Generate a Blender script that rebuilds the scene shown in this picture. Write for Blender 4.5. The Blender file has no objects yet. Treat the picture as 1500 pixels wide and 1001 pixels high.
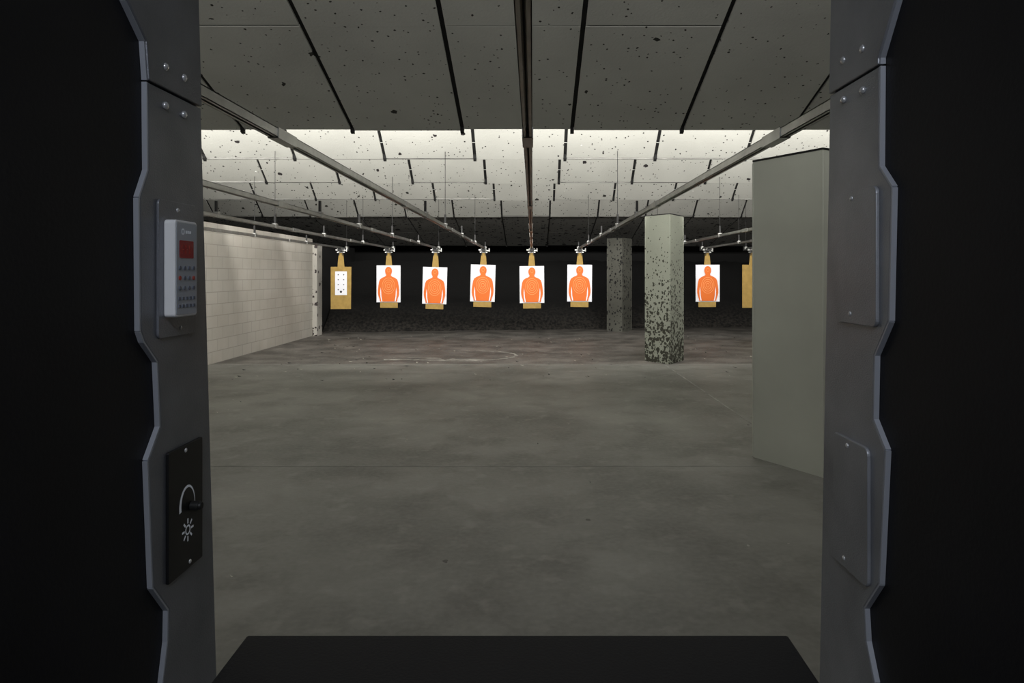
import bpy, bmesh, math, random
from mathutils import Vector, Matrix
random.seed(4)
S = bpy.context.scene
S.view_settings.view_transform = 'Standard'
CZ = 1.5

# ---------------------------------------------------------------- materials
def mat(name, col=(.5,.5,.5), rough=.6, metal=0., spec=.5, emit=None, es=0, bump=0, bscale=50, var=0, vscale=3):
    m = bpy.data.materials.new(name); m.use_nodes = True
    nt = m.node_tree; b = nt.nodes['Principled BSDF']
    b.inputs['Base Color'].default_value = (*col,1)
    b.inputs['Roughness'].default_value = rough
    b.inputs['Metallic'].default_value = metal
    b.inputs['Specular IOR Level'].default_value = spec
    if emit:
        b.inputs['Emission Color'].default_value = (*emit,1); b.inputs['Emission Strength'].default_value = es
    tc = nt.nodes.new('ShaderNodeTexCoord')
    if bump:
        n = nt.nodes.new('ShaderNodeTexNoise'); n.inputs['Scale'].default_value = bscale; n.inputs['Detail'].default_value = 4
        nt.links.new(tc.outputs['Object'], n.inputs['Vector'])
        bp = nt.nodes.new('ShaderNodeBump'); bp.inputs['Strength'].default_value = bump; bp.inputs['Distance'].default_value = .01
        nt.links.new(n.outputs['Fac'], bp.inputs['Height']); nt.links.new(bp.outputs['Normal'], b.inputs['Normal'])
    if var:
        n = nt.nodes.new('ShaderNodeTexNoise'); n.inputs['Scale'].default_value = vscale; n.inputs['Detail'].default_value = 5
        nt.links.new(tc.outputs['Object'], n.inputs['Vector'])
        r = nt.nodes.new('ShaderNodeValToRGB')
        r.color_ramp.elements[0].position=.3; r.color_ramp.elements[1].position=.7
        r.color_ramp.elements[0].color = (*[c*(1-var) for c in col],1)
        r.color_ramp.elements[1].color = (*[min(1,c*(1+var)) for c in col],1)
        nt.links.new(n.outputs['Fac'], r.inputs['Fac']); nt.links.new(r.outputs['Color'], b.inputs['Base Color'])
    return m

class NB:
    def __init__(s, m): s.nt=m.node_tree; s.b=s.nt.nodes['Principled BSDF']; s.tc=s.nt.nodes.new('ShaderNodeTexCoord').outputs['Object']
    def n(s,t,**k):
        x=s.nt.nodes.new(t)
        for a,v in k.items(): setattr(x,a,v)
        return x
    def l(s,a,b): s.nt.links.new(a,b)
    def math(s,op,a,b=None):
        x=s.n('ShaderNodeMath',operation=op)
        for i,v in enumerate((a,b)):
            if v is None: continue
            if isinstance(v,(int,float)): x.inputs[i].default_value=v
            else: s.l(v,x.inputs[i])
        return x.outputs[0]
    def noise(s,scale,detail=4,vec=None):
        x=s.n('ShaderNodeTexNoise'); x.inputs['Scale'].default_value=scale; x.inputs['Detail'].default_value=detail
        s.l(vec or s.tc,x.inputs['Vector']); return x.outputs['Fac']
    def mix(s,f,a,b):
        x=s.n('ShaderNodeMix',data_type='RGBA')
        if isinstance(f,(int,float)): x.inputs[0].default_value=f
        else: s.l(f,x.inputs[0])
        for i,v in ((6,a),(7,b)):
            if isinstance(v,tuple): x.inputs[i].default_value=(*v,1)
            else: s.l(v,x.inputs[i])
        return x.outputs[2]
    def ramp(s,f,p0,p1,c0=(0,0,0),c1=(1,1,1)):
        r=s.n('ShaderNodeValToRGB'); e=r.color_ramp.elements
        e[0].position=p0;e[1].position=p1;e[0].color=(*c0,1);e[1].color=(*c1,1)
        s.l(f,r.inputs['Fac']); return r.outputs['Color']
    def speck(s,scale,dens,k=.35):
        # irregular round pock marks: perturbed voronoi cells, a share `dens` of cells carries a mark
        nz=s.n('ShaderNodeTexNoise'); nz.inputs['Scale'].default_value=scale*2.2; s.l(s.tc,nz.inputs['Vector'])
        add=s.n('ShaderNodeVectorMath',operation='MULTIPLY_ADD'); s.l(nz.outputs['Color'],add.inputs[0])
        add.inputs[1].default_value=(.5/scale,)*3; s.l(s.tc,add.inputs[2])
        v=s.n('ShaderNodeTexVoronoi'); v.inputs['Scale'].default_value=scale; s.l(add.outputs[0],v.inputs['Vector'])
        sep=s.n('ShaderNodeSeparateColor'); s.l(v.outputs['Color'],sep.inputs[0])
        if isinstance(dens,(int,float)): thr=s.math('SUBTRACT',sep.outputs[0],1-dens)
        else: thr=s.math('SUBTRACT',sep.outputs[0],s.math('SUBTRACT',1,dens))
        rad=s.math('MULTIPLY',thr,k/(dens if isinstance(dens,(int,float)) else .5))
        return s.math('LESS_THAN',v.outputs['Distance'],rad)

def specked(name,col,dark,fine,coarse,bump=.25,ffs=22,cs=7,rough=.8,height=None,kf=.32,kc=.30):
    m=mat(name,col,rough,spec=.25); q=NB(m)
    base=q.mix(q.noise(1.3,5),tuple(c*.80 for c in col),tuple(min(1,c*1.16) for c in col))
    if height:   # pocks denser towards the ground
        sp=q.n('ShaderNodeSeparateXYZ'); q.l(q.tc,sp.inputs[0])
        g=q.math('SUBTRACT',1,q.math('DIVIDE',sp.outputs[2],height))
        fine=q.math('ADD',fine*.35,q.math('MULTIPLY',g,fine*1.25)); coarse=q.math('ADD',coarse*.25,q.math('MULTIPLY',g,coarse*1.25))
    a=q.speck(ffs,fine,kf); b=q.speck(cs,coarse,kc)
    f=q.math('MAXIMUM',a,b)
    q.l(q.mix(f,base,dark),q.b.inputs['Base Color'])
    bp=q.n('ShaderNodeBump'); bp.inputs['Strength'].default_value=bump; bp.inputs['Distance'].default_value=.01
    q.l(q.math('SUBTRACT',q.noise(45,3),f),bp.inputs['Height']); q.l(bp.outputs['Normal'],q.b.inputs['Normal'])
    return m

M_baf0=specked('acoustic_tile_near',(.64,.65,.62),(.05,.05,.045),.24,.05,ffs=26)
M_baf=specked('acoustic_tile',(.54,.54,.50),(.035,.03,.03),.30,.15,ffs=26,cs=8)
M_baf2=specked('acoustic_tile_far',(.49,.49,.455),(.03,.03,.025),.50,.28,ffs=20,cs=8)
M_edge_line=mat('tile_edge_line',(.20,.20,.185),.6,var=.3,vscale=3)
M_hood=specked('trap_hood_tile',(.22,.22,.21),(.015,.015,.015),.6,.4,ffs=14,cs=6,kf=.45,kc=.45)
M_back=mat('baffle_backing_black',(.012,.012,.012),.9)
M_black=mat('booth_laminate_black',(.009,.009,.012),.6,spec=.3,bump=.05,bscale=160,var=.25,vscale=5)
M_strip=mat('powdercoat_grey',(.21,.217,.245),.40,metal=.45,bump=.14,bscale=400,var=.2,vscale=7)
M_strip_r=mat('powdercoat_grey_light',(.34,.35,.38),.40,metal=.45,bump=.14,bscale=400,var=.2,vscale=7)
M_edge_lit=mat('plate_edge_lit',(.44,.46,.52),.38,metal=.3)  # paler than the plate: light on its near edge is put into the colour
M_steel=mat('zinc_steel',(.50,.50,.48),.35,metal=.85,bump=.05,bscale=60,var=.15,vscale=10)
M_railc=mat('galvanised_steel',(.36,.34,.31),.42,metal=.7,var=.2,vscale=8)
M_dark=mat('dark_metal',(.03,.03,.03),.5,metal=.5)
M_rivet=mat('rivet_steel',(.88,.88,.90),.25,metal=.6)
M_white=mat('controller_white',(.93,.93,.95),.35)
M_face=mat('controller_face',(.50,.54,.62),.35)
M_red=mat('led_display',(.14,.01,.015),.2,emit=(.5,.02,.03),es=.05)
M_btn=mat('button_grey',(.16,.18,.24),.5)
M_btnr=mat('button_red',(.5,.06,.04),.5)
M_label=mat('label_white',(.7,.74,.8),.5,emit=(.7,.74,.8),es=.08)
M_blkplate=mat('black_anodised',(.005,.005,.006),.5)
M_shelf=mat('shelf_rubber_black',(.009,.009,.011),.6,spec=.3,bump=.1,bscale=200)
M_paper=mat('target_paper',(.80,.81,.87),.7)
M_orange=mat('target_orange',(.72,.15,.016),.7)
M_ring=mat('target_ring_line',(.86,.36,.14),.7)
M_card=mat('cardboard',(.36,.235,.065),.85,var=.15,vscale=9)
M_lamp=mat('lamp_housing',(.7,.7,.68),.5)
M_tube=mat('fluorescent_tube',(1,1,1),.4,emit=(1,.97,.9),es=6)
M_scuff=mat('chalky_scuff',(.40,.385,.345),.9,var=.5,vscale=9)
M_outer=mat('painted_wall_grey',(.26,.26,.25),.9,bump=.1)
M_ceil=mat('ceiling_dark',(.06,.06,.06),.95)

# rubber berm: black, dusty brown-grey towards the toe
M_berm=mat('rubber_berm',(.016,.015,.014),.95,bump=1,bscale=25); q=NB(M_berm)
sp=q.n('ShaderNodeSeparateXYZ'); q.l(q.tc,sp.inputs[0])
mr=q.n('ShaderNodeMapRange'); mr.inputs[1].default_value=.75; mr.inputs[2].default_value=0.0; q.l(sp.outputs[2],mr.inputs[0])
dust=q.math('MULTIPLY',mr.outputs[0],q.ramp(q.noise(14,6),.35,.65))
q.l(q.mix(dust,(.003,.003,.003),(.045,.040,.034)),q.b.inputs['Base Color'])

# floor concrete
M_floor=mat('concrete_floor',(.25,.25,.22),.55,spec=.35); q=NB(M_floor)
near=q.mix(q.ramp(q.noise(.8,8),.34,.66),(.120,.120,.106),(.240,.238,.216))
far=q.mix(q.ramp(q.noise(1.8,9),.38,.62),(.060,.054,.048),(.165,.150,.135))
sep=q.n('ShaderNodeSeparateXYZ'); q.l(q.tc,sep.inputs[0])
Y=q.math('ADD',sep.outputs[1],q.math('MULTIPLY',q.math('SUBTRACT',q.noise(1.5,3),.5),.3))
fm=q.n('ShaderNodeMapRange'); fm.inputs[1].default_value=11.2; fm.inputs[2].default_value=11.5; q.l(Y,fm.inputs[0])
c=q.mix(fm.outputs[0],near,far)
stain=q.ramp(q.noise(2.2,9),.50,.68)
c=q.mix(q.math('MULTIPLY',stain,.5),c,(.080,.077,.068))
grain=q.ramp(q.noise(28,6),.35,.7)
c=q.mix(q.math('MULTIPLY',grain,.25),c,(.29,.29,.265))
wear=q.ramp(q.noise(6,10),.56,.70)
c=q.mix(q.math('MULTIPLY',wear,.25),c,(.36,.355,.32))
st=q.speck(5,.08,.12); c=q.mix(q.math('MULTIPLY',st,.8),c,(.05,.045,.04))
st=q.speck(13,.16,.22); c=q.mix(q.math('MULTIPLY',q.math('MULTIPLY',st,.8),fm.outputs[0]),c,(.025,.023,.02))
st=q.speck(9,.03,.15); c=q.mix(q.math('MULTIPLY',st,.6),c,(.42,.40,.36))
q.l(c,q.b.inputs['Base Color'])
bp=q.n('ShaderNodeBump'); bp.inputs['Strength'].default_value=.15; bp.inputs['Distance'].default_value=.01
q.l(q.noise(30,6),bp.inputs['Height']); q.l(bp.outputs['Normal'],q.b.inputs['Normal'])

# painted block wall
M_block=mat('painted_block_wall',(.7,.67,.6),.8); q=NB(M_block)
sep=q.n('ShaderNodeSeparateXYZ'); q.l(q.tc,sep.inputs[0]); cb=q.n('ShaderNodeCombineXYZ')
q.l(sep.outputs[1],cb.inputs[0]); q.l(sep.outputs[2],cb.inputs[1])
br=q.n('ShaderNodeTexBrick'); br.inputs['Scale'].default_value=1; br.inputs['Brick Width'].default_value=.4; br.inputs['Row Height'].default_value=.2
br.inputs['Mortar Size'].default_value=.007; q.l(cb.outputs[0],br.inputs['Vector'])
br.inputs['Color1'].default_value=(.48,.455,.41,1); br.inputs['Color2'].default_value=(.445,.425,.38,1); br.inputs['Mortar'].default_value=(.33,.315,.28,1)
dirt=q.ramp(q.noise(1.4,8),.4,.7)
cc=q.mix(q.math('MULTIPLY',dirt,.4),br.outputs['Color'],(.33,.30,.25))
q.l(q.mix(q.speck(14,.05,.2),cc,(.2,.18,.15)),q.b.inputs['Base Color'])

# columns: pock marks get denser towards the ground
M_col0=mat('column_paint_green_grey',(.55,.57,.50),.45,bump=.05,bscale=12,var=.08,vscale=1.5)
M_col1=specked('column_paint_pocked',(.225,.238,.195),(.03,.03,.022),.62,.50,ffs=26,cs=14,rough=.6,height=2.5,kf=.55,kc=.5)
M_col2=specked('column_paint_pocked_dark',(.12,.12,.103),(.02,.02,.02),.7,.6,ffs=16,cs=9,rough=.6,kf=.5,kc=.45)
M_post=specked('post_pocked',(.46,.44,.40),(.06,.05,.05),.6,.5,ffs=16,cs=9,kf=.5,kc=.5)

# ---------------------------------------------------------------- mesh helpers
def finish(name,bm,mats,parent=None,bevel=0,smooth=False):
    me=bpy.data.meshes.new(name); bmesh.ops.recalc_face_normals(bm,faces=bm.faces[:]); bm.to_mesh(me); bm.free()
    for m in mats: me.materials.append(m)
    o=bpy.data.objects.new(name,me); S.collection.objects.link(o)
    if parent: o.parent=parent
    if bevel:
        b=o.modifiers.new('bevel','BEVEL'); b.width=bevel; b.segments=2; b.limit_method='ANGLE'
    if smooth:
        for p in me.polygons: p.use_smooth=True
    return o
def box(bm,x0,x1,y0,y1,z0,z1,mi=0):
    v=[bm.verts.new((x,y,z)) for x in(x0,x1) for y in(y0,y1) for z in(z0,z1)]
    for f in((0,1,3,2),(4,6,7,5),(0,4,5,1),(2,3,7,6),(0,2,6,4),(1,5,7,3)):
        bm.faces.new([v[i] for i in f]).material_index=mi
def prism(bm,pts,axis,a,b,mi=0):
    def P(p,t):
        return {'x':(t,p[0],p[1]),'y':(p[0],t,p[1]),'z':(p[0],p[1],t)}[axis]
    A=[bm.verts.new(P(p,a)) for p in pts]; B=[bm.verts.new(P(p,b)) for p in pts]
    bm.faces.new(A).material_index=mi; bm.faces.new(B[::-1]).material_index=mi
    n=len(pts)
    for i in range(n):
        bm.faces.new((A[i],A[(i+1)%n],B[(i+1)%n],B[i])).material_index=mi
def cyl(bm,c,r,h,axis='z',mi=0,seg=16,r2=None):
    rot={'z':Matrix(),'x':Matrix.Rotation(math.pi/2,4,'Y'),'y':Matrix.Rotation(math.pi/2,4,'X')}[axis]
    before=set(bm.faces)
    bmesh.ops.create_cone(bm,cap_ends=True,segments=seg,radius1=r,radius2=r if r2 is None else r2,depth=h,matrix=Matrix.Translation(c)@rot)
    for f in bm.faces:
        if f not in before: f.material_index=mi
def dome(bm,c,r,flat,mi=0):
    before=set(bm.faces)
    bmesh.ops.create_uvsphere(bm,u_segments=14,v_segments=8,radius=r,matrix=Matrix.Translation(c)@Matrix.Diagonal((flat,1,1,1)))
    for f in bm.faces:
        if f not in before: f.material_index=mi
def ring(bm,cy,cz,r0,r1,a0,a1,x,mi,plane='x',seg=24,sz=1):
    pr=None
    for i in range(seg+1):
        a=a0+(a1-a0)*i/seg; c,s=math.cos(a),math.sin(a)
        cur=[]
        for r in(r0,r1):
            u,v=cy+r*c,cz+r*s*sz
            cur.append(bm.verts.new((x,u,v) if plane=='x' else (u,x,v)))
        if pr: bm.faces.new((pr[0],pr[1],cur[1],cur[0])).material_index=mi
        pr=cur
def rrect(y0,y1,z0,z1,r,n=5):
    P=[]
    for cy,cz,a in((y1-r,z1-r,0),(y0+r,z1-r,90),(y0+r,z0+r,180),(y1-r,z0+r,270)):
        for i in range(n+1):
            t=math.radians(a+90*i/n); P.append((cy+r*math.cos(t),cz+r*math.sin(t)))
    return P

# ---------------------------------------------------------------- room shell
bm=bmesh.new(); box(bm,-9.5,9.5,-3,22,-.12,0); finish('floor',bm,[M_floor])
bm=bmesh.new(); box(bm,-9.5,9.5,-3,22,4.5,4.6); finish('ceiling',bm,[M_ceil])
bm=bmesh.new(); box(bm,-9.6,-9.5,-3,22,0,4.5); finish('wall_outer_left',bm,[M_outer])
bm=bmesh.new(); box(bm,9.5,9.6,-3,22,0,4.5); finish('wall_right',bm,[M_outer])
bm=bmesh.new(); box(bm,-9.5,9.5,22,22.1,0,4.5); finish('wall_back',bm,[M_back])
bm=bmesh.new(); box(bm,-9.5,9.5,-3.1,-3,0,4.5); finish('wall_front',bm,[M_outer])
bm=bmesh.new(); box(bm,-5.55,-5.35,3,16.6,0,2.36); finish('wall_left',bm,[M_block])
bm=bmesh.new(); box(bm,-5.58,-5.24,16.6,17.0,0,2.25); finish('trim_1',bm,[M_post])
bm=bmesh.new()
box(bm,2.17,2.185,2.5,5.0,0,.002); box(bm,2.19,2.207,6.0,11.3,0,.002)
box(bm,-5.3,9.4,5.33,5.337,0,.002); box(bm,-5.3,9.4,11.34,11.36,0,.002)
finish('floor_joint_lines',bm,[mat('joint_filler',(.27,.27,.25),.9,var=.4,vscale=4)])

# ---------------------------------------------------------------- ceiling baffles
BAF=[(7.6,3.4,CZ+1.6,.325),(9.25,1.45,CZ+1.572,.80),(11.4,1.45,CZ+1.54,.80),(14.0,1.45,CZ+1.54,.80),(17.4,1.45,CZ+1.48,.80)]
def baffle(yb,length,zb,sl,m,rows,name='ceiling_baffle',gap=.045):
    bm=bmesh.new()
    def slab(x0,x1,ya,yc,o0,o1,mi):
        v=[]
        for x in(x0,x1):
            for y in(ya,yc):
                for o in(o0,o1):
                    v.append(bm.verts.new((x,y,zb+sl*(yb-y)+o)))
        for f in((0,1,3,2),(4,6,7,5),(0,4,5,1),(2,3,7,6),(0,2,6,4),(1,5,7,3)):
            bm.faces.new([v[i] for i in f]).material_index=mi
    slab(-9.45,9.45,yb-length,yb-.01,.03,.045,1)
    for k in range(-9,9):
        x0=.44+1.22*k+gap/2; x1=x0+1.22-gap
        x0=max(x0,-9.45); x1=min(x1,9.45)
        if x1-x0<.05: continue
        dz=random.uniform(-.014,.014)
        for a,b in rows: slab(x0,x1,yb-b,yb-a+random.uniform(-.014,.014),dz,.03,0)
    for k in range(-8,9):
        x=.44+1.22*k
        if abs(x)<9.3:
            slab(x-.02,x+.02,yb-.03,yb+.012,-.030,.05,1)
    if sl>.5:   # thin grey strip along the lower edge, added to set rows apart
        slab(-9.45,9.45,yb+.014,yb+.020,.004,.030,2)
    return finish(name,bm,[m,M_back,M_edge_line])
bobs=[]
for (yb,L,zb,sl),m in zip(BAF,(M_baf0,M_baf,M_baf,M_baf2,M_baf2)):
    bobs.append(baffle(yb,L,zb,sl,m,[(0,1.675),(1.687,3.4)] if L>2 else [(0,L)]))
baffle(20.6,3.1,CZ+.86,.2,M_hood,[(0,1.5),(1.51,3.1)],name='trap_hood',gap=.03)

# ---------------------------------------------------------------- lamps
def lamp(y,z,rotx,W,e,parent=None,name='fluorescent_batten',L=17.5,x=0):
    bm=bmesh.new()
    n=int(L/1.3)
    for i in range(n):
        cx=x-L/2+(i+.5)*L/n
        box(bm,cx-.6,cx+.6,y-.07,y-.03,z-.05,z+.05,0)
        cyl(bm,(cx,y-.015,z),.013,1.16,'x',1)
        box(bm,cx-.01,cx+.01,y-.06,y-.04,z-.085,z-.05,0)
    o=finish(name,bm,[M_lamp,M_tube],parent)
    li=bpy.data.lights.new('batten_light','AREA'); li.shape='RECTANGLE'; li.size=L; li.size_y=W; li.energy=e; li.color=(1,.975,.92)
    lo=bpy.data.objects.new('batten_light',li); S.collection.objects.link(lo); lo.parent=o
    lo.location=(x,y+.02,z); lo.rotation_euler=(math.radians(rotx),0,0)
    return o
for (yb,L,zb,sl),bo,e in zip(BAF[:4],bobs,(290,235,225,180)):
    lamp(yb-.12,zb+sl*.12+.13,80,.09,e,bo,L=13,x=0)
lamp(2.6,4.05,56,.3,85,L=12)
lb=bpy.data.lights.new('booth_light','AREA'); lb.shape='RECTANGLE'; lb.size=1.2; lb.size_y=.2; lb.energy=24; lb.color=(.86,.92,1)
bm=bmesh.new(); box(bm,-.7,.5,-.95,-.65,2.72,2.78); cyl(bm,(-.1,-.8,2.72),.013,1.1,'x',1)
for cx in(-.6,.4): cyl(bm,(cx,-.8,3.63),.008,1.74,'z',0)
bo=finish('booth_lamp',bm,[M_lamp,M_tube])
lo=bpy.data.objects.new('booth_light',lb); S.collection.objects.link(lo); lo.parent=bo; lo.location=(-.1,-.8,2.69); lo.rotation_euler=(math.radians(25),0,0)

# ---------------------------------------------------------------- columns
def column(pts,h,m):
    bm=bmesh.new(); prism(bm,pts,'z',0,h,0)
    cx=sum(p[0] for p in pts)/4; cy=sum(p[1] for p in pts)/4
    cap=[(cx+(p[0]-cx)*1.012,cy+(p[1]-cy)*1.012) for p in pts]
    prism(bm,cap,'z',h,h+.015,1)
    for p in pts:
        d=Vector((p[0]-cx,p[1]-cy)).normalized()*.004
        cyl(bm,(p[0]+d.x*.2,p[1]+d.y*.2,h/2),.007,h-.02,'z',0,8)
    return finish('clad_column',bm,[m,M_dark],bevel=0)
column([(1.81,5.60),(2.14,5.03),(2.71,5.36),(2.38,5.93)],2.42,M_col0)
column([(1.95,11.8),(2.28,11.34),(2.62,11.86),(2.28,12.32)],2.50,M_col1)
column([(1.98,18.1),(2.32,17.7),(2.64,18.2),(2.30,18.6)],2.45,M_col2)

# ---------------------------------------------------------------- bullet trap
bm=bmesh.new()
N=90
rowsv=[]
for j in range(12):
    t=j/11; r=[]
    for i in range(N+1):
        x=-5.42+14.8*i/N
        y0=17.6+1.7*max(0,min(1,(x+5)/10))
        r.append(bm.verts.new((x,y0+t*2.3+random.uniform(-.05,.05),max(0,t*1.9+random.uniform(-.04,.04)) if j else 0)))
    rowsv.append(r)
for j in range(11):
    for i in range(N): bm.faces.new((rowsv[j][i],rowsv[j][i+1],rowsv[j+1][i+1],rowsv[j+1][i]))
finish('rubber_bullet_trap',bm,[M_berm],smooth=True)
bm=bmesh.new(); prism(bm,[(17.0,0),(21,0),(21,2.3),(17.0,2.3)],'x',-5.60,-5.47,0); finish('trap_side_plate',bm,[M_back])

# ---------------------------------------------------------------- rails
ZR=CZ+.62
def baf_z(y):
    for yb,l,zb,sl in BAF:
        if y<yb and y>yb-l: return zb+sl*(yb-y)
    return 4.5
RX=[-4.60,-3.45,-2.32,-1.17,-.022,1.14,3.1,4.2,5.28]
def rail(x):
    bm=bmesh.new(); w=.021; h=.042; y0,y1=.75,17.0
    box(bm,x-w,x+w,y0,y1,ZR+h-.004,ZR+h)
    box(bm,x-w,x-w+.003,y0,y1,ZR,ZR+h); box(bm,x+w-.003,x+w,y0,y1,ZR,ZR+h)
    box(bm,x-w,x-w+.014,y0,y1,ZR,ZR+.003); box(bm,x+w-.014,x+w,y0,y1,ZR,ZR+.003)
    cyl(bm,(x,(y0+y1)/2,ZR+.018),.003,y1-y0,'y',1,6)
    ys=[2.0,9.15,13.9] if x in(RX[1],RX[3],RX[5],RX[7]) else [2.0,11.3,16.9]
    for y in ys:
        zt=baf_z(y); cyl(bm,(x,y,(ZR+h+zt)/2),.004,zt-ZR-h,'z',1,8)
    for y in(7.45,9.15,11.3,13.9,16.9):   # cleats
        box(bm,x-.03,x+.03,y-.03,y+.03,ZR+h,ZR+h+.02,0)
        box(bm,x-.026,x-.021,y-.03,y+.03,ZR-.005,ZR+h+.02,0); box(bm,x+.021,x+.026,y-.03,y+.03,ZR-.005,ZR+h+.02,0)
        box(bm,x-.012,x+.012,y-.015,y+.015,ZR+h,ZR+h+.14,1)
    for y in(3.2,6.3,9.9,13):
        box(bm,x-w-.004,x+w+.004,y-.12,y+.12,ZR-.004,ZR+h+.003,0)
    box(bm,x-.04,x+.04,16.95,17.0,ZR-.03,ZR+h+.03,1)
    return finish('target_rail',bm,[M_railc if abs(x)<.5 else M_steel,M_dark])
for x in RX: rail(x)

# ---------------------------------------------------------------- carriers + targets
YT=16.4; U=.0164
def carrier(x,parent):
    bm=bmesh.new(); Z=0
    box(bm,-.045,.045,-.16,.16,Z-.075,Z-.006,0)
    for dy in(-.11,.11):
        for s in(-1,1): cyl(bm,(s*.05,dy,Z-.02),.025,.02,'x',1,12)
    box(bm,-.09,.09,-.02,.02,Z-.105,Z-.075,1)
    box(bm,.04,.13,-.02,.06,Z-.06,Z-.035,1)
    cyl(bm,(.13,0,Z-.035),.018,.08,'z',1,8)
    box(bm,-.12,-.05,-.03,.03,Z-.05,Z-.02,1)
    box(bm,-.05,-.035,-.03,.03,Z-.17,Z-.09,0); box(bm,.035,.05,-.03,.03,Z-.17,Z-.09,0)
    return finish('carrier',bm,[M_dark,M_steel],parent)
HALF=[(12.6,1.2),(13.5,5),(15.0,9),(15.8,13),(15.9,18),(15.2,24),(14.2,30),(12.8,33.5),(9.5,36),(5.5,37.6),(3.7,38.8),(3.5,40.6),(4.6,42.6),(5.1,45),(5.0,47.6),(4.0,50),(2.2,51.6),(0,52.1)]
def target(x,top,tilt,twist=0,kind='sil',bot=.68,dx=0):
    bm=bmesh.new()
    zt=top-ZR; zb=zt-54*U
    prism(bm,[(-.05,-.10),(.05,-.10),(.07,-.30),(.085,zt-.05),(-.085,zt-.05),(-.07,-.30)],'y',-.004,.004,3)
    if kind=='sil':
        prism(bm,[(-.215,zt-.02),(.215,zt-.02),(.215,bot-ZR),(-.215,bot-ZR)],'y',.004,.010,3)
        n=10; W=.295; pv=[]
        for j in range(7):
            r=[]
            for i in range(n+1):
                u=-W+2*W*i/n; t=j/6
                r.append(bm.verts.new((u+dx,-.006-.02*(abs(u)/W)**3,zb+(zt-zb)*t)))
            pv.append(r)
        for j in range(6):
            for i in range(n): bm.faces.new((pv[j][i],pv[j][i+1],pv[j+1][i+1],pv[j+1][i])).material_index=0
        P=[(a*U+dx,b*U+zb) for a,b in HALF]+[(-a*U+dx,b*U+zb) for a,b in HALF[-2::-1]]
        bm.faces.new([bm.verts.new((a,-.030,b)) for a,b in P]).material_index=1
        for s in(-1,1):
            G=[(9.2,1.4),(10.6,1.4),(12.0,8),(12.4,15),(11.6,22),(11.0,16),(10.6,9)]
            bm.faces.new([bm.verts.new((s*a*U+dx,-.032,b*U+zb)) for a,b in G]).material_index=0
        for r in(2.2,4.6,7.0,9.4):
            ring(bm,dx,zb+24*U,r*U-.004,r*U+.004,0,math.tau,-.033,2,'y',28,1.25)
        ring(bm,dx,zb+46.5*U,2*U-.003,2*U+.003,0,math.tau,-.033,2,'y',16,1.2)
    else:
        prism(bm,[(-.245,zt),(.245,zt),(.235,bot-ZR),(-.245,bot-ZR)],'y',.004,.010,3)
        if kind=='dots':
            prism(bm,[(-.14,zt-.11),(.14,zt-.11),(.14,zt-.68),(-.14,zt-.68)],'y',-.004,.003,0)
            for i in(-1,1):
                for j in range(4):
                    ring(bm,i*.065,zt-.19-.12*j,0.0,.014,0,math.tau,-.006,4,'y',12)
            ring(bm,0,zt-.60,0,.028,0,math.tau,-.006,4,'y',14)
    o=finish('silhouette_target' if kind=='sil' else 'cardboard_target',bm,[M_paper,M_orange,M_ring,M_card,M_dark])
    o.location=(x,YT,ZR); o.rotation_euler=(math.radians(tilt),math.radians(twist),math.radians(random.uniform(-6,6)))
    carrier(x,o)
    return o
z=lambda py: CZ+(402-py)*U
target(RX[0],z(391),0,0,'dots',z(453))
for x,py,tw,b in((RX[1],389,0,451),(RX[2],391.5,1.5,453),(RX[3],388,1.5,450),(RX[4],390,-.5,452),(RX[5],388,.5,450),(RX[7],388,0,450)):
    target(x,z(py),0,tw,'sil',z(b))
target(RX[8],z(388),0,0,'card',z(451))
target(RX[6],z(389),0,0,'card',z(451))

# ---------------------------------------------------------------- debris and scuffs
bm=bmesh.new()
for i in range(230):
    y=random.uniform(9.5,17.3) if i%9 else random.uniform(3,9); x=random.uniform(-4.8,5)
    if 1.7<x<2.9: continue
    a=random.uniform(0,3); r=random.uniform(.007,.022)*(1 if y>9 else .5)
    v=[bm.verts.new((x+r*2*math.cos(a+k*1.57)*(1 if k%2 else .4),y+r*2*math.sin(a+k*1.57),.002+(.010 if k==1 else 0))) for k in range(4)]
    bm.faces.new(v).material_index=0 if i%2 else 1
finish('floor_debris',bm,[mat('paper_scrap',(.5,.48,.42),.8),mat('rubber_scrap',(.02,.02,.02),.9)])
bm=bmesh.new()
def streak(pts,w):
    pr=None
    for i,(x,y) in enumerate(pts):
        j=min(i+1,len(pts)-1); k=max(i-1,0)
        d=Vector((pts[j][0]-pts[k][0],pts[j][1]-pts[k][1])).normalized(); nrm=Vector((-d.y,d.x))*w*random.uniform(.2,1)
        cur=(bm.verts.new((x+nrm.x,y+nrm.y,.003)),bm.verts.new((x-nrm.x,y-nrm.y,.003)))
        if pr and random.random()>.08: bm.faces.new((pr[0],pr[1],cur[1],cur[0]))
        pr=cur
streak([(-2.6+i*.07,11.95+.06*math.sin(i*.4)) for i in range(26)],.075)
streak([(-1.35+1.05*math.cos(a*.12-1.9),12.6+.8*math.sin(a*.12-1.9)) for a in range(30)],.045)
streak([(-2.5+i*.08,12.25-.01*i) for i in range(12)],.04)
streak([(-2.3+i*.12,12.9+.02*i) for i in range(14)],.02)
streak([(-1.6+i*.03,11.75+.05*i) for i in range(8)],.04)
finish('floor_scuff_marks',bm,[M_scuff])

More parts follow.
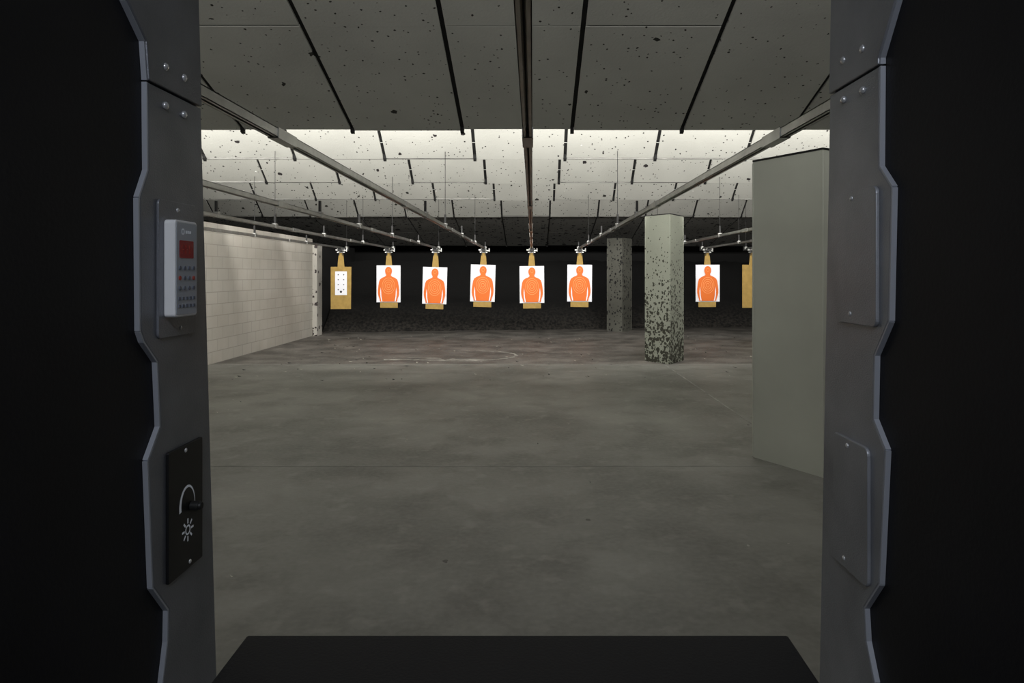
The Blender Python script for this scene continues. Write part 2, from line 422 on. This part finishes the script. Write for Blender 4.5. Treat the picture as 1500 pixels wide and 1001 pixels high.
# ---------------------------------------------------------------- booth partitions
def partition(side):
    L=side<0
    xi=-.58 if L else .52; s=-1 if L else 1     # s points away from the lane
    far=lambda zz: (1.2116-.0577*zz) if L else (1.2069-.0419*zz)
    if L:
        near=[(1.030,.290),(1.032,.157),(1.009,.113),(1.012,-.084),(1.021,-.100),(1.058,-.135),(1.066,-.238),(1.032,-.282),(1.045,-.479),(1.090,-.535),(1.088,-.585),(1.074,-.642),(1.062,-.70),(1.062,-1.5)]
        top=[(1.030,.293),(1.023,.350),(.975,.392),(.90,.48),(.86,.6),(.86,1.0)]
    else:
        near=[(1.024,.312),(1.026,.161),(.990,.126),(.998,-.068),(1.040,-.123),(1.044,-.222),(1.008,-.260),(1.026,-.465),(1.072,-.523),(1.066,-.573),(1.040,-.622),(1.03,-.70),(1.03,-1.5)]
        top=[(1.024,.315),(1.024,.325),(.977,.393),(.90,.50),(.86,.6),(.86,1.0)]
    root=bpy.data.objects.new('booth_partition',None); S.collection.objects.link(root)
    bm=bmesh.new(); core=[(-.7,-1.5),(far(-1.5)-.01,-1.5),(far(1.0)-.01,1.0),(-.7,1.0)]
    prism(bm,[(y,zz+CZ) for y,zz in core],'x',xi+s*.009,xi+s*.055)
    finish('core_panel',bm,[M_black],root)
    bm=bmesh.new()
    lo=near+[(far(-1.5),-1.5),(far(near[0][1]),near[0][1])]
    prism(bm,[(y,zz+CZ) for y,zz in lo],'x',xi,xi+s*.009)
    finish('edge_plate_lower',bm,[M_strip if L else M_strip_r],root,bevel=.002)
    bm=bmesh.new()
    up=top+[(far(1.0),1.0),(far(top[0][1]),top[0][1])]
    prism(bm,[(y,zz+CZ) for y,zz in up],'x',xi-s*.002,xi+s*.009)
    finish('edge_plate_upper',bm,[M_strip if L else M_strip_r],root,bevel=.002)
    bm=bmesh.new()
    for P in(near,top):
        for (a,b) in zip(P[:-1],P[1:]):
            d=Vector((b[0]-a[0],b[1]-a[1])).normalized(); n=Vector((d.y,-d.x)); 
            if n.x>0: n=-n
            q4=[a,b,(b[0]+n.x*.003,b[1]+n.y*.003),(a[0]+n.x*.003,a[1]+n.y*.003)]
            prism(bm,[(y,zz+CZ) for y,zz in q4],'x',xi+s*.0005,xi+s*.0085)
    finish('edge_lip',bm,[M_edge_lit],root)
    bm=bmesh.new(); e=[(far(-1.5)-.01,-1.5),(far(-1.5),-1.5),(far(1.0),1.0),(far(1.0)-.01,1.0)]
    prism(bm,[(y,zz+CZ) for y,zz in e],'x',xi+s*.009,xi+s*.064); finish('end_cap',bm,[M_strip],root)
    bm=bmesh.new()
    R=[(1.076,.327),(1.133,.326),(1.076,.266),(1.133,.265)] if L else [(1.072,.354),(1.138,.357),(1.072,.289),(1.138,.291)]
    for y,zz in R: dome(bm,(xi-s*.002,y,zz+CZ),.0062,.7)
    finish('rivets',bm,[M_rivet],root,smooth=True)
    return root,xi,s
PL,xl,_=partition(-1)
PR,xr,_=partition(1)

bm=bmesh.new()
prism(bm,[(a,b+CZ) for a,b in rrect(1.022,1.150,-.080,.134,.012)],'x',xr-.006,xr,0)
prism(bm,[(a,b+CZ) for a,b in rrect(1.048,1.168,-.484,-.268,.012)],'x',xr-.006,xr,0)
finish('cover_plates',bm,[M_strip_r],PR,bevel=.0015)
bm=bmesh.new()
for y,zz in((1.100,.122),(1.105,-.064),(1.115,-.280),(1.127,-.469)): dome(bm,(xr-.006,y,zz+CZ),.0042,.6)
finish('cover_screws',bm,[M_rivet],PR,smooth=True)

# left: target controller
ctrl=bpy.data.objects.new('target_controller',None); S.collection.objects.link(ctrl)
bm=bmesh.new(); prism(bm,[(a,b+CZ) for a,b in rrect(1.052,1.172,-.100,.117,.008)],'x',xl,xl+.004,0)
finish('mount_plate',bm,[M_strip],ctrl,bevel=.001)
bm=bmesh.new()
prism(bm,[(a,b+CZ) for a,b in rrect(1.066,1.136,-.068,.086,.006)],'x',xl+.004,xl+.022,0)
finish('controller_body',bm,[M_white],ctrl,bevel=.002)
bm=bmesh.new(); xf=xl+.0225
prism(bm,[(a,b+CZ) for a,b in rrect(1.069,1.133,-.064,.082,.004)],'x',xl+.021,xf,0)
prism(bm,[(a,b+CZ) for a,b in rrect(1.078,1.122,.026,.054,.002)],'x',xf-.0005,xf+.0006,1)
ring(bm,1.088,.068+CZ,.003,.0052,0,math.tau,xf+.0006,3)
for k in range(3): box(bm,xf,xf+.0005,1.098+k*.006,1.1015+k*.006,CZ+.0655,CZ+.070,3)
for j,zz in enumerate((.010,-.006,-.022)):
    for i in range(4):
        cyl(bm,(xf+.0006,1.079+i*.0145,CZ+zz),.0034,.0016,'x',4 if j==1 and i in(0,3) else 2,12)
for j,zz in enumerate((-.038,-.050)):
    for i in range(5): box(bm,xf,xf+.001,1.075+i*.0115,1.081+i*.0115,CZ+zz-.003,CZ+zz+.002,2)
for k in range(3):
    y=1.084+k*.012
    box(bm,xf+.0006,xf+.001,y,y+.0012,CZ+.033,CZ+.047,4); box(bm,xf+.0006,xf+.001,y,y+.007,CZ+.039,CZ+.0402,4)
finish('controller_face',bm,[M_face,M_red,M_btn,M_label,M_btnr],ctrl)
bm=bmesh.new()
for y,zz in((1.108,.104),(1.118,-.088)): dome(bm,(xl+.004,y,zz+CZ),.0038,.6)
finish('mount_screws',bm,[M_rivet],ctrl,smooth=True)

# left: light dimmer plate
dim=bpy.data.objects.new('dimmer_switch',None); S.collection.objects.link(dim)
bm=bmesh.new(); prism(bm,[(a,b+CZ) for a,b in rrect(1.079,1.190,-.492,-.283,.003)],'x',xl,xl+.005,0)
finish('dimmer_plate',bm,[M_blkplate],dim,bevel=.001)
bm=bmesh.new(); xd=xl+.0056
pr=None; n=24
for i in range(n+1):
    a=math.radians(-10+200*i/n); w=.0012+.0060*i/n
    c_,s_=math.cos(a),math.sin(a); cur=[bm.verts.new((xd,1.136+(.026-w)*c_,CZ-.385+(.034-w)*s_)),bm.verts.new((xd,1.136+(.026+0)*c_,CZ-.385+(.034+0)*s_))]
    if pr: bm.faces.new((pr[0],pr[1],cur[1],cur[0]))
    pr=cur
ring(bm,1.138,CZ-.426,.0055,.0085,0,math.tau,xd,0)
for k in range(8):
    a=k*math.pi/4; c_,s_=math.cos(a),math.sin(a); v=[]
    for r,t in((.0105,-.0018),(.019,-.0018),(.019,.0018),(.0105,.0018)):
        v.append(bm.verts.new((xd,1.138+r*c_-t*s_,CZ-.426+r*s_+t*c_)))
    bm.faces.new(v)
finish('dimmer_icons',bm,[M_label],dim)
bm=bmesh.new(); cyl(bm,(xl+.012,1.150,CZ-.390),.008,.014,'x',0,20); cyl(bm,(xl+.021,1.150,CZ-.390),.007,.005,'x',0,20,.006)
finish('dimmer_knob',bm,[M_dark],dim,bevel=.001)
bm=bmesh.new()
for y,zz in((1.132,-.292),(1.146,-.482)): dome(bm,(xl+.005,y,zz+CZ),.0038,.6)
finish('dimmer_screws',bm,[M_rivet],dim,smooth=True)

# ---------------------------------------------------------------- shooting bench
bm=bmesh.new(); zt=CZ-.6
prism(bm,[(-.475,1.136),(.425,1.136),(.421,.93),(.508,.86),(.508,.35),(-.568,.35),(-.568,.86),(-.472,.93)],'z',zt-.035,zt)
for sx in(-.568,.490):
    prism(bm,[(.40,zt-.035),(.85,zt-.035),(.45,zt-.35),(.40,zt-.35)],'x',sx,sx+.018)
finish('shooting_bench',bm,[M_shelf],bevel=.004)

# ---------------------------------------------------------------- world + camera
w=bpy.data.worlds.new('world'); S.world=w; w.use_nodes=True
w.node_tree.nodes['Background'].inputs[0].default_value=(.6,.7,.8,1); w.node_tree.nodes['Background'].inputs[1].default_value=.02
cam=bpy.data.cameras.new('camera'); co=bpy.data.objects.new('camera',cam); S.collection.objects.link(co)
co.location=(0,0,CZ); co.rotation_euler=(math.pi/2,0,0)
cam.sensor_width=36; cam.lens=24; cam.shift_x=-.02; cam.shift_y=-98.5/1500; cam.clip_start=.05
S.camera=co
